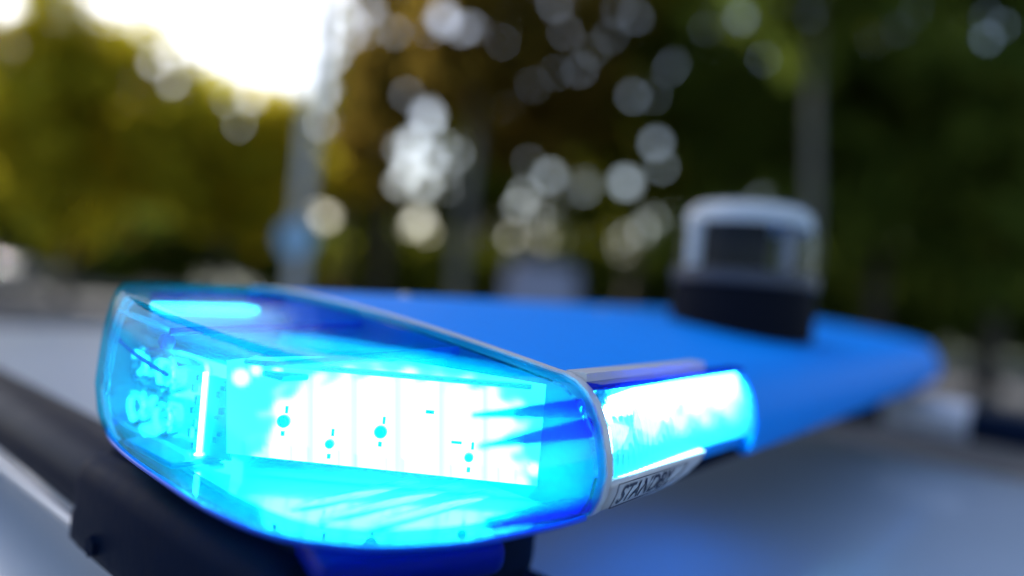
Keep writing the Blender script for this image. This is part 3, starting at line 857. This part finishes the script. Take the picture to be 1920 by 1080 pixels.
def leaves(clumps, radii, n, size, gaps=True, squash=.8):
    """n small folded leaf faces scattered round clump centres"""
    ci = rng.integers(0, len(clumps), n)
    d = rng.normal(size=(n, 3)); d /= np.linalg.norm(d, axis=1)[:, None]
    rr = rng.random(n) ** .5
    P = clumps[ci] + d * (rr * radii[ci])[:, None] * np.array([1, 1, squash])
    P = P[P[:, 2] > .12]
    if gaps:
        px, py = project(P)
        dz = P[:, 1]
        lr = size * .75 / dz * FPX
        ok = np.ones(len(P), bool)
        for gx, gy, gr in G:
            ok &= (px - gx) ** 2 + (py - gy) ** 2 > (gr + lr * .8) ** 2
        P = P[ok]
    n = len(P)
    a = rng.normal(size=(n, 3)); a /= np.linalg.norm(a, axis=1)[:, None]
    b = np.cross(a, rng.normal(size=(n, 3))); b /= np.linalg.norm(b, axis=1)[:, None]
    c = np.cross(a, b)
    s = (size * rng.uniform(.6, 1.25, n))[:, None]
    v0 = P - a * s; v1 = P + b * s * .5 + c * s * .15; v2 = P + a * s; v3 = P - b * s * .5 + c * s * .15
    V = np.stack([v0, v1, v2, v3], 1).reshape(-1, 3)
    me = bpy.data.meshes.new('leaves')
    me.vertices.add(4 * n); me.vertices.foreach_set('co', V.ravel())
    me.loops.add(4 * n); me.loops.foreach_set('vertex_index', np.arange(4 * n))
    me.polygons.add(n); me.polygons.foreach_set('loop_start', np.arange(n) * 4)
    me.update(calc_edges=True); me.validate()
    return me
def tree(name, label, px, Y, top, bot, hw, kind, n=5200, size=.15, bark=None, tw=.16, lean=0.0, nclump=110, group=None):
    """px: trunk column; top/bot: rows of the crown's top and foot; hw: half width in photograph pixels at distance Y"""
    base = np.array(place(px, Y))
    pt, pb = at(px, top, Y), at(px, bot, Y)
    zc = (pt[2] + pb[2]) / 2; rz = (pt[2] - pb[2]) / 2; rx = hw * Y / FPX
    ry = min(rx, 2.6)
    cx = base[0] + lean
    root = empty(name, tuple(base))
    tag(root, label, 'tree', group)
    d = rng.normal(size=(nclump, 3)); d /= np.linalg.norm(d, axis=1)[:, None]
    r = rng.random(nclump) ** .4
    C = np.stack([cx + d[:, 0] * r * rx, base[1] + d[:, 1] * r * ry, zc + d[:, 2] * r * rz], 1)
    R = rng.uniform(.55, 1.05, nclump) * min(rx, rz, 2.4) * .46
    C = np.maximum(C, np.array([-1e9, -1e9, .5]))
    me = leaves(C, R, int(n * 1.7), size * 1.3)
    co = np.empty(len(me.vertices) * 3); me.vertices.foreach_get('co', co)
    co = co.reshape(-1, 3) - base; me.vertices.foreach_set('co', co.ravel()); me.update()
    obj('crown', me, LEAF[kind], root)
    h = zc + rz * .55
    zs_ = np.linspace(0, h, 9)
    path = [((cx - base[0]) * (z / h) ** 1.5 + .05 * math.sin(z * 1.3 + px), .05 * math.cos(z * 1.1 + px), z) for z in zs_]
    tr = obj('trunk', tube(path, list(tw * np.linspace(1.15, .35, 9)), 12), bark or M_BARKD, root, 60)
    for k in range(7):
        tgt = C[rng.integers(0, nclump)] - base
        z0 = h * rng.uniform(.6, .85)
        s0 = np.array([np.interp(z0, zs_, [p[0] for p in path]), 0, z0])
        if tgt[2] < z0: tgt[2] = z0 + .4
        mid = (s0 + tgt) / 2 + np.array([0, 0, .25])
        obj('limb', tube([tuple(s0), tuple(mid), tuple(tgt)], [tw * .45, tw * .3, tw * .1], 8), bark or M_BARKD, tr, 60)
    return root

TG = 'trees along the road'
tree('lime_tree', 'tall yellow green tree at upper left beside the bright sky opening', 130, 20, -90, 440, 165, 'gold', 7000, .15, group=TG)
tree('lime_tree', 'yellow green tree cut by the left edge of the photo', -140, 22, 40, 450, 190, 'gold', 6500, .16, group=TG)
tree('lime_tree', 'lower rounded yellow green tree under the bright sky opening', 415, 21, 105, 450, 165, 'gold', 6500, .15, group=TG)
tree('lime_tree', 'olive tree just behind the grey lamp post', 672, 24, -120, 460, 78, 'olive', 7500, .16, group=TG)
tree('maple_tree', 'thin brown tree right of the lamp post', 715, 19, -120, 390, 105, 'brown', 4200, .15, tw=.2, group=TG)
tree('maple_tree', 'brown autumn tree with pale grey trunk behind the bar', 862, 15, -200, 215, 120, 'brown', 4200, .13, M_BARK, .17, group=TG)
tree('maple_tree', 'large brown leaved tree at the top middle', 985, 18, -220, 330, 170, 'brown', 7000, .15, tw=.2, group=TG)
tree('maple_tree', 'olive brown tree left of the beacon', 1180, 20, -220, 420, 165, 'olive', 7000, .16, tw=.22, group=TG)
tree('oak_tree', 'dense dark green tree behind the beacon', 1370, 18, -260, 500, 180, 'dark', 8500, .16, tw=.25, group=TG)
tree('plane_tree', 'dark tree with pale grey trunk right behind the beacon', 1512, 12, -420, 130, 170, 'dark', 4200, .12, M_BARK, .115, -.5, group=TG)
tree('oak_tree', 'dense dark green tree at the right of the beacon', 1640, 17, -260, 540, 220, 'dark', 10500, .16, tw=.25, group=TG)
tree('oak_tree', 'dark olive tree at the right edge', 1860, 16, -260, 560, 210, 'dark', 9500, .16, tw=.25, group=TG)
tree('oak_tree', 'dark green tree cut by the right edge of the photo', 2090, 18, -200, 560, 210, 'olive', 7000, .17, group=TG)
tree('birch_tree', 'slender yellow leaved sapling right of the lamp post', 634, 10.5, 325, 395, 34, 'yellow', 700, .07, tw=.05, nclump=14, group=TG)

# unseen tree added beside the car to keep the sun off its roof
tree('plane_tree', 'added unseen tree beside the car, its crown shading the roof', -192, 6.7, -1790, -262, 690, 'olive', 15000, .13, M_BARK, .24, nclump=150)

# shrubs along the verge
def shrub(label, px, Y, top, hw, kind, n=2600, size=.13):
    base = np.array(place(px, Y)); base[2] = .12
    zt_ = at(px, top, Y)[2]; rx = hw * Y / FPX
    root = empty('shrub', tuple(base)); tag(root, label, 'shrub', 'shrubs along the verge')
    m = 46
    d = rng.normal(size=(m, 3)); d /= np.linalg.norm(d, axis=1)[:, None]
    r = rng.random(m) ** .4
    C = np.stack([base[0] + d[:, 0] * r * rx, base[1] + d[:, 1] * r * min(rx, 1.4), (zt_ * .5) + d[:, 2] * r * zt_ * .42], 1)
    me = leaves(C, rng.uniform(.4, .8, m) * min(rx, zt_) * .5, int(n * 1.5), size * 1.4)
    co = np.empty(len(me.vertices) * 3); me.vertices.foreach_get('co', co)
    co = co.reshape(-1, 3) - base; me.vertices.foreach_set('co', co.ravel()); me.update()
    obj('foliage', me, LEAF[kind], root)
    for k in range(3):
        a = 2.1 * k + px
        obj('stem', tube([(0, 0, 0), (.15 * math.cos(a), .15 * math.sin(a), zt_ * .3), (.4 * rx * math.cos(a), .4 * math.sin(a), zt_ * .62)], [.05, .035, .015], 7), M_BARKD, root, 60)
SH = [(-330, 27, 330, 'olive', 'shrub left of the photo edge'), (-150, 27, 350, 'dark', 'dark shrub behind the white car at the far left'),
      (30, 27, 355, 'olive', 'olive shrub behind the white car'), (200, 26, 370, 'dark', 'dark shrub below the tall left tree'),
      (360, 27, 380, 'dark', 'dark shrub under the rounded yellow green tree'), (500, 27, 390, 'dark', 'dark shrub left of the lamp post'),
      (640, 27, 430, 'olive', 'low green shrub right of the lamp post'), (715, 25, 415, 'olive', 'olive shrub above the dark red car'),
      (830, 27, 445, 'olive', 'low green shrub left of the pale trunk'), (930, 27, 425, 'olive', 'green shrub behind the van roof'),
      (1060, 27, 430, 'olive', 'low green shrub above the dark van'), (1150, 27, 465, 'dark', 'lowest dark shrub left of the beacon'),
      (1260, 27, 420, 'dark', 'dark shrub hidden partly by the beacon'), (1400, 26, 420, 'dark', 'dark shrub behind the beacon'),
      (1560, 26, 420, 'dark', 'dark shrub right behind the beacon foot'), (1720, 25, 430, 'dark', 'dark shrub above the far end of the bar'),
      (1880, 25, 440, 'dark', 'dark shrub at the right edge'), (2060, 25, 440, 'dark', 'dark shrub past the right edge')]
SH += [(1320, 29, 400, 'dark', 'tall dark shrub left behind the beacon'), (1480, 29, 400, 'dark', 'tall dark shrub straight behind the beacon'), (1640, 29, 390, 'dark', 'tall dark shrub above the far end of the bar'),
       (1790, 29, 390, 'dark', 'tall dark shrub toward the right edge'), (1950, 29, 390, 'dark', 'tall dark shrub cut by the right edge')]
for px, Y, top, kind, lab in SH: shrub(lab, px, Y, top, 125, kind, 4200)

# second row of trees farther back
BG = 'trees standing farther back'
for i, (px, top, kind, lab) in enumerate([
        (-60, 150, 'olive', 'far tree behind the white car'), (260, 190, 'gold', 'far yellow green tree between the left trees'),
        (520, 215, 'olive', 'far olive tree left of the lamp post'), (700, 200, 'olive', 'far olive tree right of the lamp post'),
        (860, 180, 'olive', 'far olive tree behind the pale trunk'), (1050, 60, 'olive', 'far olive tree above the van'),
        (1260, -60, 'dark', 'far dark tree left behind the beacon'), (1450, -140, 'dark', 'far dark tree straight behind the beacon'),
        (1650, -140, 'dark', 'far dark tree above the far end of the bar'), (1840, -140, 'dark', 'far dark tree toward the right edge'), (2040, -140, 'dark', 'far dark tree past the right edge')]):
    tree('oak_tree', lab, px, 31 + (i % 3), top, horizon(px) - 10, 140, kind, 6000, .22, tw=.2, group=BG)
